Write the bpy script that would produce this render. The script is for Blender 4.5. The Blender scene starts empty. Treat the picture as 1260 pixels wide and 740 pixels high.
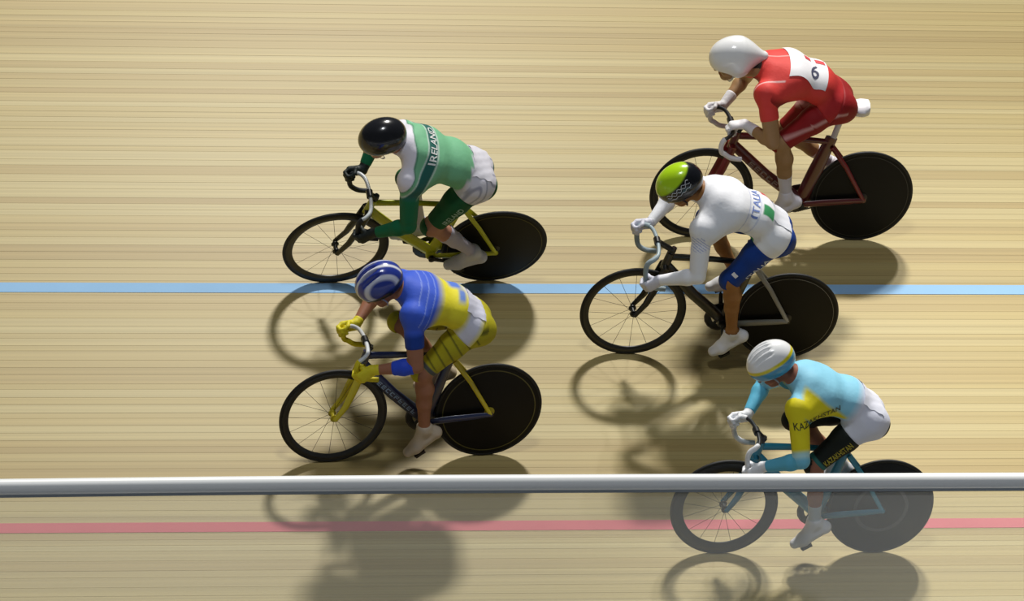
import bpy, bmesh, math, random
import numpy as np
from mathutils import Vector, Matrix
from mathutils.bvhtree import BVHTree

random.seed(7)
rng = np.random.default_rng(7)
scene = bpy.context.scene
COL = scene.collection

# ------------------------------------------------------------------ camera
BANK = math.radians(16.0)
SLOPE = Vector((0, math.cos(BANK), math.sin(BANK)))        # up the banking
NORM = Vector((0, -math.sin(BANK), math.cos(BANK)))
AIM = SLOPE * 2.85
ELEV, AZ, DIST = math.radians(30), math.radians(14), 40.0
view = Vector((math.sin(AZ) * math.cos(ELEV), math.cos(AZ) * math.cos(ELEV), -math.sin(ELEV)))
right = Vector((1, 0, 0)); right = (right - right.dot(view) * view).normalized()
up0 = right.cross(view)
ROLL = math.radians(0.12)
cx = math.cos(ROLL) * right + math.sin(ROLL) * up0
cy = -math.sin(ROLL) * right + math.cos(ROLL) * up0
cam_data = bpy.data.cameras.new('camera'); cam = bpy.data.objects.new('camera', cam_data); COL.objects.link(cam)
cm = Matrix((cx, cy, -view)).transposed().to_4x4(); cm.translation = AIM - DIST * view
cam.matrix_world = cm
cam_data.sensor_width = 36.0
cam_data.lens = 196.0 * DIST / 1260.0 * 36.0
cam_data.clip_end = 300
scene.camera = cam

# ------------------------------------------------------------------ world, lamps, exposure
world = bpy.data.worlds.new('hall_air'); scene.world = world; world.use_nodes = True
world.node_tree.nodes['Background'].inputs[0].default_value = (0.86, 0.93, 1.0, 1)
world.node_tree.nodes['Background'].inputs[1].default_value = 0.055
def area(name, loc, target, size, power, color):
    d = bpy.data.lights.new(name, 'AREA'); d.shape = 'DISK'; d.size = size; d.energy = power; d.color = color
    o = bpy.data.objects.new(name, d); COL.objects.link(o)
    o.location = loc
    o.rotation_euler = (Vector(target) - Vector(loc)).to_track_quat('-Z', 'Y').to_euler()
    return o
for k, dx in enumerate((-.35, 0.35, 1.0)):                     # roof floodlights beyond the outer edge of the track
    area('flood_or_fill_light', (4.0 + 1.6 * dx, 18.9, 29.0), (0.3, 2.6, 0.8), 1.5, 3550, (1.0, 0.97, 0.90))
area('flood_or_fill_light', (-3.0, -5.0, 22.0), (0, 2.6, 0.8), 3.0, 1050, (0.92, 0.96, 1.0))  # added fill lamp over the infield, brightens surfaces turned to the camera
sl = bpy.data.lights.new('roof_spotlight', 'SPOT'); sl.energy = 31000; sl.spot_size = math.radians(10.5); sl.spot_blend = 1.0; sl.shadow_soft_size = .8; sl.color = (1.0, .97, .9)
so = bpy.data.objects.new('roof_spotlight', sl); COL.objects.link(so); so.location = (9.0, 18.9, 29.0)
so.rotation_euler = (Vector((3.2, .9, .25)) - so.location).to_track_quat('-Z', 'Y').to_euler()
scene.view_settings.view_transform = 'Standard'
scene.view_settings.look = 'None'
scene.view_settings.gamma = 1.0
scene.view_settings.use_curve_mapping = False
scene.view_settings.exposure = 0.0

# ------------------------------------------------------------------ materials
def lin(h):
    if isinstance(h, (tuple, list)): r = [c / 255 for c in h]
    else: r = [int(h[i:i + 2], 16) / 255 for i in (0, 2, 4)]
    return tuple(c / 12.92 if c <= .04045 else ((c + .055) / 1.055) ** 2.4 for c in r)
def L4(h): return (*lin(h), 1)
MATS = {}
def mat(name, color='808080', rough=.5, metal=0., spec=.5, coat=0., noise=None, attr=False, sss=0., bump=0., bscale=40., sheen=0.):
    if name in MATS: return MATS[name]
    m = bpy.data.materials.new(name); m.use_nodes = True; MATS[name] = m
    nt = m.node_tree; p = nt.nodes['Principled BSDF']
    p.inputs['Roughness'].default_value = rough; p.inputs['Metallic'].default_value = metal
    p.inputs['Specular IOR Level'].default_value = spec; p.inputs['Coat Weight'].default_value = coat
    p.inputs['Coat Roughness'].default_value = .12
    if sheen: p.inputs['Sheen Weight'].default_value = sheen
    if sss:
        p.inputs['Subsurface Weight'].default_value = sss; p.inputs['Subsurface Radius'].default_value = (.02, .008, .004)
    tc = nt.nodes.new('ShaderNodeTexCoord')
    nz = nt.nodes.new('ShaderNodeTexNoise'); nz.inputs['Scale'].default_value = bscale; nz.inputs['Detail'].default_value = 4
    nt.links.new(tc.outputs['Object'], nz.inputs['Vector'])
    mx = nt.nodes.new('ShaderNodeMix'); mx.data_type = 'RGBA'; mx.blend_type = 'MULTIPLY'
    mx.inputs[0].default_value = .12 if noise is None else noise
    if attr:
        a = nt.nodes.new('ShaderNodeAttribute'); a.attribute_name = 'paint'; nt.links.new(a.outputs['Color'], mx.inputs[6])
    else: mx.inputs[6].default_value = L4(color)
    nt.links.new(nz.outputs['Fac'], mx.inputs[7])
    nt.links.new(mx.outputs[2], p.inputs['Base Color'])
    if bump:
        b = nt.nodes.new('ShaderNodeBump'); b.inputs['Strength'].default_value = bump; b.inputs['Distance'].default_value = .01
        nt.links.new(nz.outputs['Fac'], b.inputs['Height']); nt.links.new(b.outputs['Normal'], p.inputs['Normal'])
    return m

def wood_material():
    m = bpy.data.materials.new('varnished_pine'); m.use_nodes = True; nt = m.node_tree; p = nt.nodes['Principled BSDF']
    N = nt.nodes.new; K = nt.links.new
    oi = N('ShaderNodeObjectInfo'); tc = N('ShaderNodeTexCoord')
    mul = N('ShaderNodeMath'); mul.operation = 'MULTIPLY'; mul.inputs[1].default_value = 91.0; K(oi.outputs['Random'], mul.inputs[0])
    comb = N('ShaderNodeCombineXYZ'); K(mul.outputs[0], comb.inputs[0]); K(mul.outputs[0], comb.inputs[1])
    add = N('ShaderNodeVectorMath'); add.operation = 'ADD'; K(tc.outputs['Object'], add.inputs[0]); K(comb.outputs[0], add.inputs[1])
    def streak(sx, sy, detail):
        mp = N('ShaderNodeMapping'); mp.inputs['Scale'].default_value = (sx, sy, 1.0); K(add.outputs[0], mp.inputs['Vector'])
        n = N('ShaderNodeTexNoise'); n.inputs['Scale'].default_value = 1.0; n.inputs['Detail'].default_value = detail; K(mp.outputs[0], n.inputs['Vector'])
        return n
    n1 = streak(.16, 46., 3.); n2 = streak(.35, 150., 2.)
    ramp = N('ShaderNodeValToRGB'); K(oi.outputs['Random'], ramp.inputs[0])
    cs = ['cfba7e', 'c8b175', 'd4c187', 'c4ac71', 'd0bb7d', 'cab377', 'd6c48b', 'cdb77b']
    el = ramp.color_ramp.elements; ramp.color_ramp.interpolation = 'CONSTANT'
    el[0].position = 0; el[0].color = L4(cs[0]); el[1].position = 1 / 8; el[1].color = L4(cs[1])
    for i in range(2, 8):
        e = el.new(i / 8); e.color = L4(cs[i])
    r1 = N('ShaderNodeMapRange'); r1.inputs[1].default_value = .3; r1.inputs[2].default_value = .7; r1.inputs[3].default_value = .87; r1.inputs[4].default_value = 1.08
    K(n1.outputs['Fac'], r1.inputs[0])
    r2 = N('ShaderNodeMapRange'); r2.inputs[1].default_value = .3; r2.inputs[2].default_value = .7; r2.inputs[3].default_value = .965; r2.inputs[4].default_value = 1.03
    K(n2.outputs['Fac'], r2.inputs[0])
    mm = N('ShaderNodeMath'); mm.operation = 'MULTIPLY'; K(r1.outputs[0], mm.inputs[0]); K(r2.outputs[0], mm.inputs[1])
    m9 = N('ShaderNodeMath'); m9.operation = 'MULTIPLY'; m9.inputs[1].default_value = .765; K(mm.outputs[0], m9.inputs[0]); mm = m9
    vm = N('ShaderNodeVectorMath'); vm.operation = 'SCALE'; K(ramp.outputs[0], vm.inputs[0]); K(mm.outputs[0], vm.inputs['Scale'])
    K(vm.outputs[0], p.inputs['Base Color'])
    p.inputs['Roughness'].default_value = .5; p.inputs['Specular IOR Level'].default_value = .18
    p.inputs['Coat Weight'].default_value = .06; p.inputs['Coat Roughness'].default_value = .3
    return m

FAB = mat('kit_fabric', rough=.62, attr=True, bump=.25, bscale=26, noise=.05, spec=.3)
SKIN = mat('skin', rough=.5, attr=True, noise=.12, sss=.08, spec=.35)
SHELL = mat('helmet_shell', rough=.22, attr=True, noise=.03, coat=.5)
SHOE = mat('shoe_cover', rough=.4, attr=True, noise=.08)
GLOVE = mat('glove_fabric', rough=.6, attr=True, noise=.15, bump=.2, bscale=60)

# ------------------------------------------------------------------ mesh helpers
def link(name, me, m=None, parent=None):
    o = bpy.data.objects.new(name, me); COL.objects.link(o)
    if m is not None: me.materials.append(m)
    if parent is not None: o.parent = parent
    return o
def mesh_from(name, V, F, smooth=True):
    me = bpy.data.meshes.new(name)
    me.from_pydata([tuple(map(float, v)) for v in V], [], [tuple(int(i) for i in f) for f in F])
    if smooth: me.shade_smooth()
    return me
def quads_mesh(name, V, Q):
    me = bpy.data.meshes.new(name)
    V = np.ascontiguousarray(V, dtype=np.float32); Q = np.ascontiguousarray(Q, dtype=np.int32)
    me.vertices.add(len(V)); me.vertices.foreach_set('co', V.ravel())
    me.loops.add(Q.size); me.loops.foreach_set('vertex_index', Q.ravel())
    me.polygons.add(len(Q)); me.polygons.foreach_set('loop_start', np.arange(0, Q.size, 4, dtype=np.int32))
    me.update(calc_edges=True); me.validate(); me.shade_smooth()
    return me
def paint(me, C):
    a = me.color_attributes.new('paint', 'FLOAT_COLOR', 'POINT')
    C4 = np.ones((len(me.vertices), 4), np.float32); C4[:, :3] = C[:len(me.vertices)]
    a.data.foreach_set('color', C4.ravel())
def tag(o, label=None, cat=None, group=None, kind=None):
    if label: o['label'] = label
    if cat: o['category'] = cat
    if group: o['group'] = group
    if kind: o['kind'] = kind
    return o
class MB:
    """gathers shapes into one mesh"""
    def __init__(s): s.V = []; s.F = []
    def add(s, V, F):
        n = len(s.V); s.V += [tuple(v) for v in V]; s.F += [tuple(i + n for i in f) for f in F]; return s
    def box(s, c, h, R=None):
        vs = []
        for sx in (-1, 1):
            for sy in (-1, 1):
                for sz in (-1, 1):
                    v = Vector((sx * h[0], sy * h[1], sz * h[2]))
                    if R is not None: v = R @ v
                    vs.append(v + Vector(c))
        return s.add(vs, [(0, 1, 3, 2), (4, 6, 7, 5), (0, 4, 5, 1), (2, 3, 7, 6), (0, 2, 6, 4), (1, 5, 7, 3)])
    def sweep(s, pts, ra, rb=None, seg=12, side=None, cap=True):
        """tube along pts; ra = radius across `side`, rb = radius along the other axis"""
        pts = [Vector(p) for p in pts]; n = len(pts)
        ra = [ra] * n if not hasattr(ra, '__len__') else ra
        rb = ra if rb is None else ([rb] * n if not hasattr(rb, '__len__') else rb)
        rings = []; prev = None
        for i in range(n):
            t = (pts[min(i + 1, n - 1)] - pts[max(i - 1, 0)]).normalized()
            if side is not None: a = Vector(side)
            elif prev is None: a = t.orthogonal()
            else: a = prev
            a = (a - a.dot(t) * t).normalized(); prev = a; b = t.cross(a)
            rings.append([pts[i] + a * math.cos(q) * ra[i] + b * math.sin(q) * rb[i] for q in (2 * math.pi * k / seg for k in range(seg))])
        V = [v for r in rings for v in r]; F = []
        for i in range(n - 1):
            for k in range(seg):
                F.append((i * seg + k, i * seg + (k + 1) % seg, (i + 1) * seg + (k + 1) % seg, (i + 1) * seg + k))
        if cap: F += [tuple(range(seg))[::-1], tuple((n - 1) * seg + k for k in range(seg))]
        return s.add(V, F)
    def lathe(s, c, prof, seg=64, closed=False):
        """profile (r, y) turned about the Y axis through c"""
        c = Vector(c); V = []; m = len(prof)
        for k in range(seg):
            q = 2 * math.pi * k / seg
            for r, y in prof: V.append(c + Vector((r * math.cos(q), y, r * math.sin(q))))
        F = []
        for k in range(seg):
            k2 = (k + 1) % seg
            for i in range(m if closed else m - 1):
                j = (i + 1) % m
                F.append((k * m + i, k * m + j, k2 * m + j, k2 * m + i))
        return s.add(V, F)
    def build(s, name, m, parent=None, smooth=True):
        me = mesh_from(name, s.V, s.F, smooth)
        o = link(name, me, m, parent)
        if smooth: me.set_sharp_from_angle(angle=math.radians(40))
        return o
def curve_pts(P, n=6):
    """Catmull-Rom through P"""
    P = [Vector(p) for p in P]; out = []
    for i in range(len(P) - 1):
        a, b, c, d = P[max(i - 1, 0)], P[i], P[i + 1], P[min(i + 2, len(P) - 1)]
        for k in range(n):
            t = k / n
            out.append(.5 * ((2 * b) + (c - a) * t + (2 * a - 5 * b + 4 * c - d) * t * t + (3 * b - a - 3 * c + d) * t ** 3))
    out.append(P[-1]); return out

# ------------------------------------------------------------------ track
track_rot = Matrix((Vector((1, 0, 0)), SLOPE, NORM)).transposed().to_4x4()   # local x along, y up the slope, z off the boards
slab = MB().box((0, 3.5, -.07), (11, 3.56, .06)).build('floor', mat('track_bearer', '6b5a3c', .8), None, False)
slab.matrix_world = track_rot
tag(slab, 'banked velodrome track of long varnished pale timber boards', kind='structure')
wood = wood_material()
widths = [.044, .052, .060, .068, .078]
plank_me = []
for w in widths:
    g = .0003; h = w / 2 - g; c = .0006
    V = []
    for x in (-11, 11):
        V += [(x, -h, -.012), (x, h, -.012), (x, h, -c), (x, h - c, 0), (x, -h + c, 0), (x, -h, -c)]
    F = [(i, (i + 1) % 6, 6 + (i + 1) % 6, 6 + i) for i in range(6)] + [(5, 4, 3, 2, 1, 0), (6, 7, 8, 9, 10, 11)]
    me = mesh_from('plank', V, F, False); me.materials.append(wood); plank_me.append(me)
t = 0.0
while t < 7.0:
    i = random.randrange(len(widths)); w = widths[i]
    o = bpy.data.objects.new('plank', plank_me[i]); COL.objects.link(o); o.parent = slab
    o.location = (0, t + w / 2, random.uniform(-.0003, .0001)); t += w
def line(name, t0, w, color, label):
    o = MB().box((0, t0, .0012), (11, w / 2, .0008)).build(name, mat(name + '_paint', color, .6, spec=.15, noise=.12, bscale=3), slab, False)
    o['label'] = label
line('blue_line', 2.952, .082, '9ac6ee', 'light blue painted line along the boards')
line('red_line', .972, .078, 'da7a80', 'red painted line along the boards')
inf = MB().box((0, -3.06, -.03), (11, 3.0, .03)).build('floor', mat('infield_paint', '8c9096', .7), None, False)
tag(inf, 'flat grey infield floor along the foot of the banking', kind='structure')

# ------------------------------------------------------------------ railing with clear panel
RY, RZ = -.14, 1.262
def rail_y(x): return RY
def rail_z(x): return RZ - .004 * max(0, -x - 1.0) ** 1.5
rail = bpy.data.objects.new('railing', None); COL.objects.link(rail); rail.location = (0, RY, 0)
tag(rail, 'white metal trackside railing over a clear panel with its reflection mixed in as haze', 'railing')
xs = [-9 + k * .6 for k in range(31)]
white_metal = mat('white_rail_enamel', 'f4f6f7', .4, noise=.04)
MB().sweep([(x, 0, rail_z(x)) for x in xs], .046, .046, 20, side=(0, 1, 0)).build('handrail', white_metal, rail)
b = MB()
for x0, x1 in zip(xs[:-1], xs[1:]):
    z0, z1 = rail_z(x0), rail_z(x1)
    V = [(x0, -.02, z0 - .062), (x0, .02, z0 - .062), (x0, .02, z0 - .03), (x0, -.02, z0 - .03), (x1, -.02, z1 - .062), (x1, .02, z1 - .062), (x1, .02, z1 - .03), (x1, -.02, z1 - .03)]
    b.add(V, [(0, 1, 5, 4), (1, 2, 6, 5), (2, 3, 7, 6), (3, 0, 4, 7), (0, 3, 2, 1), (4, 5, 6, 7)])
b.build('panel_clamp', mat('grey_clamp', '9aa1a8', .4, metal=.4), rail, False)
pm = bpy.data.materials.new('acrylic_reflection_haze'); pm.use_nodes = True; nt = pm.node_tree; nt.nodes.clear()  # acrylic whose infield reflection is put in as a pale diffuse mix
out = nt.nodes.new('ShaderNodeOutputMaterial'); tr = nt.nodes.new('ShaderNodeBsdfTransparent'); tr.inputs[0].default_value = (.97, .98, .985, 1)
df = nt.nodes.new('ShaderNodeBsdfDiffuse'); df.inputs[0].default_value = (.80, .84, .88, 1)
tl = nt.nodes.new('ShaderNodeBsdfTranslucent'); tl.inputs[0].default_value = (.80, .84, .88, 1)
m1 = nt.nodes.new('ShaderNodeMixShader'); m1.inputs[0].default_value = .5
m2 = nt.nodes.new('ShaderNodeMixShader'); m2.inputs[0].default_value = .11
nt.links.new(df.outputs[0], m1.inputs[1]); nt.links.new(tl.outputs[0], m1.inputs[2])
nt.links.new(tr.outputs[0], m2.inputs[1]); nt.links.new(m1.outputs[0], m2.inputs[2]); nt.links.new(m2.outputs[0], out.inputs[0])
MB().box((0, 0, .62), (9, .005, .58)).build('clear_panel', pm, rail, False)
MB().box((0, 0, .02), (9, .04, .02)).build('base_channel', mat('grey_clamp'), rail, False)

# ------------------------------------------------------------------ implicit surfaces
class SDF:
    def __init__(s): s.p = []
    def cap(s, a, b, ra, rb, g=0, k=.02, lat=1., off=0., seg=1.):
        """tapered capsule; lat > 1 widens it along Y; off, seg: distance along the limb for the kit"""
        s.p.append(('c', np.array(a, float), np.array(b, float), ra, rb, g, k, lat, off, seg)); return s
    def ell(s, c, r, g=0, k=.02, R=None, sub=False):
        s.p.append(('s' if sub else 'e', np.array(c, float), np.array(r, float), R, None, g, k, 1., 0., 0.)); return s
    @staticmethod
    def d1(q, P):
        if q[0] == 'c':
            a, b, ra, rb, lat = q[1], q[2], q[3], q[4], q[7]
            ba = b - a; L = ba @ ba + 1e-12; X = P - a
            t = np.clip((X @ ba) / L, 0, 1); E = X - t[..., None] * ba
            if lat != 1.: E = E / np.array([1, lat, 1])
            return np.sqrt((E * E).sum(-1)) - (ra + (rb - ra) * t), t
        X = P - q[1]
        if q[3] is not None: X = X @ q[3]
        k0 = np.sqrt(((X / q[2]) ** 2).sum(-1)); k1 = np.sqrt(((X / q[2] ** 2) ** 2).sum(-1)) + 1e-9
        return k0 * (k0 - 1) / k1, None
    def bounds(s, q):
        if q[0] == 'c':
            r = max(q[3], q[4]); lo = np.minimum(q[1], q[2]) - r * np.array([1, q[7], 1]); hi = np.maximum(q[1], q[2]) + r * np.array([1, q[7], 1]); return lo, hi
        r = q[2] if q[3] is None else np.abs(q[3]) @ q[2]
        return q[1] - r, q[1] + r
    def mesh(s, h):
        bb = [s.bounds(q) for q in s.p if q[0] != 's']
        lo = np.min([b[0] for b in bb], 0) - 3 * h - .01; hi = np.max([b[1] for b in bb], 0) + 3 * h + .01
        n = np.ceil((hi - lo) / h).astype(int) + 1
        ax = [lo[i] + h * np.arange(n[i]) for i in range(3)]
        D = np.full(n, .2)
        for q in s.p:
            l, u = s.bounds(q); m = q[6] + 2 * h
            i0 = np.clip(np.floor((l - m - lo) / h).astype(int), 0, n); i1 = np.clip(np.ceil((u + m - lo) / h).astype(int) + 1, 0, n)
            if (i1 <= i0).any(): continue
            P = np.stack(np.meshgrid(*[ax[i][i0[i]:i1[i]] for i in range(3)], indexing='ij'), -1)
            d = s.d1(q, P)[0]; sl = tuple(slice(i0[i], i1[i]) for i in range(3)); k = q[6]; A = D[sl]
            if q[0] == 's':
                hh = np.clip(.5 - .5 * (A + d) / k, 0, 1); D[sl] = A * (1 - hh) - d * hh + k * hh * (1 - hh)
            else:
                hh = np.maximum(k - np.abs(A - d), 0) / k; D[sl] = np.minimum(A, d) - hh * hh * k * .25
        return surface_nets(D, lo, h)
    def label(s, P):
        best = np.full(len(P), 9.); G = np.zeros(len(P), int); T = np.zeros(len(P))
        for q in s.p:
            if q[0] == 's': continue
            d, t = s.d1(q, P); w = d < best
            best = np.where(w, d, best); G[w] = q[5]
            T[w] = (q[8] + q[9] * (t if t is not None else np.zeros(len(P))))[w]
        return G, T
def surface_nets(D, lo, h):
    I = D < 0
    c = [(0, 0, 0), (1, 0, 0), (0, 1, 0), (1, 1, 0), (0, 0, 1), (1, 0, 1), (0, 1, 1), (1, 1, 1)]
    n = np.array(D.shape)
    cnt = sum(I[a:n[0] - 1 + a, b:n[1] - 1 + b, d:n[2] - 1 + d].astype(np.int8) for a, b, d in c)
    act = (cnt > 0) & (cnt < 8); idx = np.argwhere(act)
    cv = np.stack([D[idx[:, 0] + a, idx[:, 1] + b, idx[:, 2] + d] for a, b, d in c], 1)
    S = np.zeros((len(idx), 3)); N = np.zeros(len(idx))
    for i in range(8):
        for ax in range(3):
            if c[i][ax]: continue
            j = i + (1, 2, 4)[ax]; A, B = cv[:, i], cv[:, j]; x = (A < 0) != (B < 0)
            tt = np.where(x, A / np.where(A == B, 1, A - B), 0)
            pt = np.tile(np.array(c[i], float), (len(idx), 1)); pt[:, ax] += tt
            S += pt * x[:, None]; N += x
    V = lo + h * (idx + S / N[:, None])
    M = -np.ones(act.shape, int); M[act] = np.arange(len(idx))
    Q = []
    for ax in range(3):
        o1, o2 = [(1, 2), (2, 0), (0, 1)][ax]
        sl = [slice(1, -1)] * 3; sl[ax] = slice(0, -1); sh = list(sl); sh[ax] = slice(1, None)
        A, B = I[tuple(sl)], I[tuple(sh)]; e = np.argwhere(A != B); flip = A[tuple(e.T)]
        base = e + 1; base[:, ax] -= 1
        def cell(u, v):
            z = base.copy(); z[:, o1] -= u; z[:, o2] -= v; return M[z[:, 0], z[:, 1], z[:, 2]]
        q = np.stack([cell(1, 1), cell(0, 1), cell(0, 0), cell(1, 0)], 1)
        q[~flip] = q[~flip][:, ::-1]; Q.append(q)
    Q = np.concatenate(Q); return V, Q[(Q >= 0).all(1)]
def normals(V, Q):
    fn = np.cross(V[Q[:, 2]] - V[Q[:, 0]], V[Q[:, 3]] - V[Q[:, 1]]); N = np.zeros_like(V)
    for i in range(4): np.add.at(N, Q[:, i], fn)
    return N / (np.linalg.norm(N, axis=1, keepdims=True) + 1e-12)
def relax(V, Q, it=2, f=.5):
    E = np.concatenate([Q[:, [0, 1]], Q[:, [1, 2]], Q[:, [2, 3]], Q[:, [3, 0]]])
    for _ in range(it):
        S = np.zeros_like(V); n = np.zeros(len(V))
        np.add.at(S, E[:, 0], V[E[:, 1]]); np.add.at(n, E[:, 0], 1); np.add.at(S, E[:, 1], V[E[:, 0]]); np.add.at(n, E[:, 1], 1)
        V = V * (1 - f) + f * S / np.maximum(n, 1)[:, None]
    return V
def cover(name, V, Q, N, m, thick, C, material, parent):
    """clothing: the skin where m > 0, pushed out by `thick` and tucked in at its edge"""
    keep = (m[Q] > -.010).all(1); q = Q[keep]
    if not len(q): return None, None, None
    u, inv = np.unique(q, return_inverse=True); q = inv.reshape(q.shape)
    d = np.clip(m[u] / .008, -.5, 1) * thick
    v = V[u] + N[u] * d[:, None]
    me = quads_mesh(name, v, q); paint(me, C[u]); return link(name, me, material, parent), v, q
def unit(v): v = np.array(v, float); return v / np.linalg.norm(v)
def sstep(x, w=.004): return np.clip(x / w * .5 + .5, 0, 1)
def mixc(C, m, col): return C * (1 - m[:, None]) + np.array(lin(col)) * m[:, None]
def rect(x, a, b, w=.004): return sstep(x - a, w) * sstep(b - x, w)

def ik(a, c, hint, l1, l2):
    a, c, hint = map(lambda v: np.array(v, float), (a, c, hint)); d = np.linalg.norm(c - a)
    if d > (l1 + l2) * .995: s = d / (l1 + l2) * 1.006; l1 *= s; l2 *= s
    ax = (c - a) / d; x = (l1 * l1 - l2 * l2 + d * d) / (2 * d); y = math.sqrt(max(l1 * l1 - x * x, 1e-6))
    w = hint - a; w -= (w @ ax) * ax; w /= np.linalg.norm(w)
    return a + ax * x + w * y

def print_text(text, bvh, o, u, v, size, color, parent, name='lettering', material=None, length=None, lift=.0025, bold=.012, ray=None):
    """flat lettering laid onto the cloth: o = start of the baseline, u = reading direction, v = up"""
    cu = bpy.data.curves.new('lettering', 'FONT'); cu.body = text; cu.size = size; cu.offset = bold * size; cu.resolution_u = 3
    tmp = bpy.data.objects.new('lettering', cu); COL.objects.link(tmp)
    dg = bpy.context.evaluated_depsgraph_get(); me = bpy.data.meshes.new_from_object(tmp.evaluated_get(dg))
    COL.objects.unlink(tmp); bpy.data.objects.remove(tmp)
    bm = bmesh.new(); bm.from_mesh(me); bpy.data.meshes.remove(me)
    for _ in range(3):
        es = [e for e in bm.edges if e.calc_length() > .016]
        if not es: break
        bmesh.ops.subdivide_edges(bm, edges=es, cuts=1); bmesh.ops.triangulate(bm, faces=bm.faces[:])
    xs_ = [q.co.x for q in bm.verts]; x0, x1 = min(xs_), max(xs_); sc = (length / (x1 - x0)) if length else 1.
    o, u, v = Vector(o), Vector(u).normalized(), Vector(v).normalized(); w = u.cross(v)
    bad = []
    for q in bm.verts:
        p = o + u * ((q.co.x - x0) * sc) + v * q.co.y
        if bvh is None: q.co = p
        else:
            rw_ = w if ray is None else Vector(ray).normalized(); hit = bvh.ray_cast(p + rw_ * .35, -rw_)
            if hit[0] is None: bad.append(q); continue
            q.co = hit[0] + hit[1] * lift
    if bad: bmesh.ops.delete(bm, geom=bad, context='VERTS')
    me = bpy.data.meshes.new(name); bm.to_mesh(me); bm.free()
    return link(name, me, mat('print_' + color, color, .6, noise=.05) if material is None else material, parent)
def patch(bvh, o, u, v, W, H, color, parent, name, n=14, lift=.0035, warp=0.):
    """sheet of paper or cloth pinned over the curve of the back"""
    o, u, v = Vector(o), Vector(u).normalized(), Vector(v).normalized(); w = u.cross(v).normalized(); V = []; ok = []
    for i in range(n + 1):
        for j in range(n + 1):
            p = o + u * (W * i / n) + v * (H * j / n) + u * warp * math.sin(j * 1.1)
            hit = bvh.ray_cast(p + w * .35, -w); ok.append(hit[0] is not None)
            V.append(hit[0] + hit[1] * (lift + warp * .5 * math.sin(i * 1.7 + j * .6)) if hit[0] is not None else p)
    F = []
    for i in range(n):
        for j in range(n):
            f = (i * (n + 1) + j, (i + 1) * (n + 1) + j, (i + 1) * (n + 1) + j + 1, i * (n + 1) + j + 1)
            if all(ok[k] for k in f): F.append(f)
    used = sorted({k for f in F for k in f}); mp = {k: i for i, k in enumerate(used)}
    return link(name, mesh_from(name, [V[k] for k in used], [tuple(mp[k] for k in f) for f in F]), mat('sheet_' + color, color, .6, noise=.1, bscale=30), parent)

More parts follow.
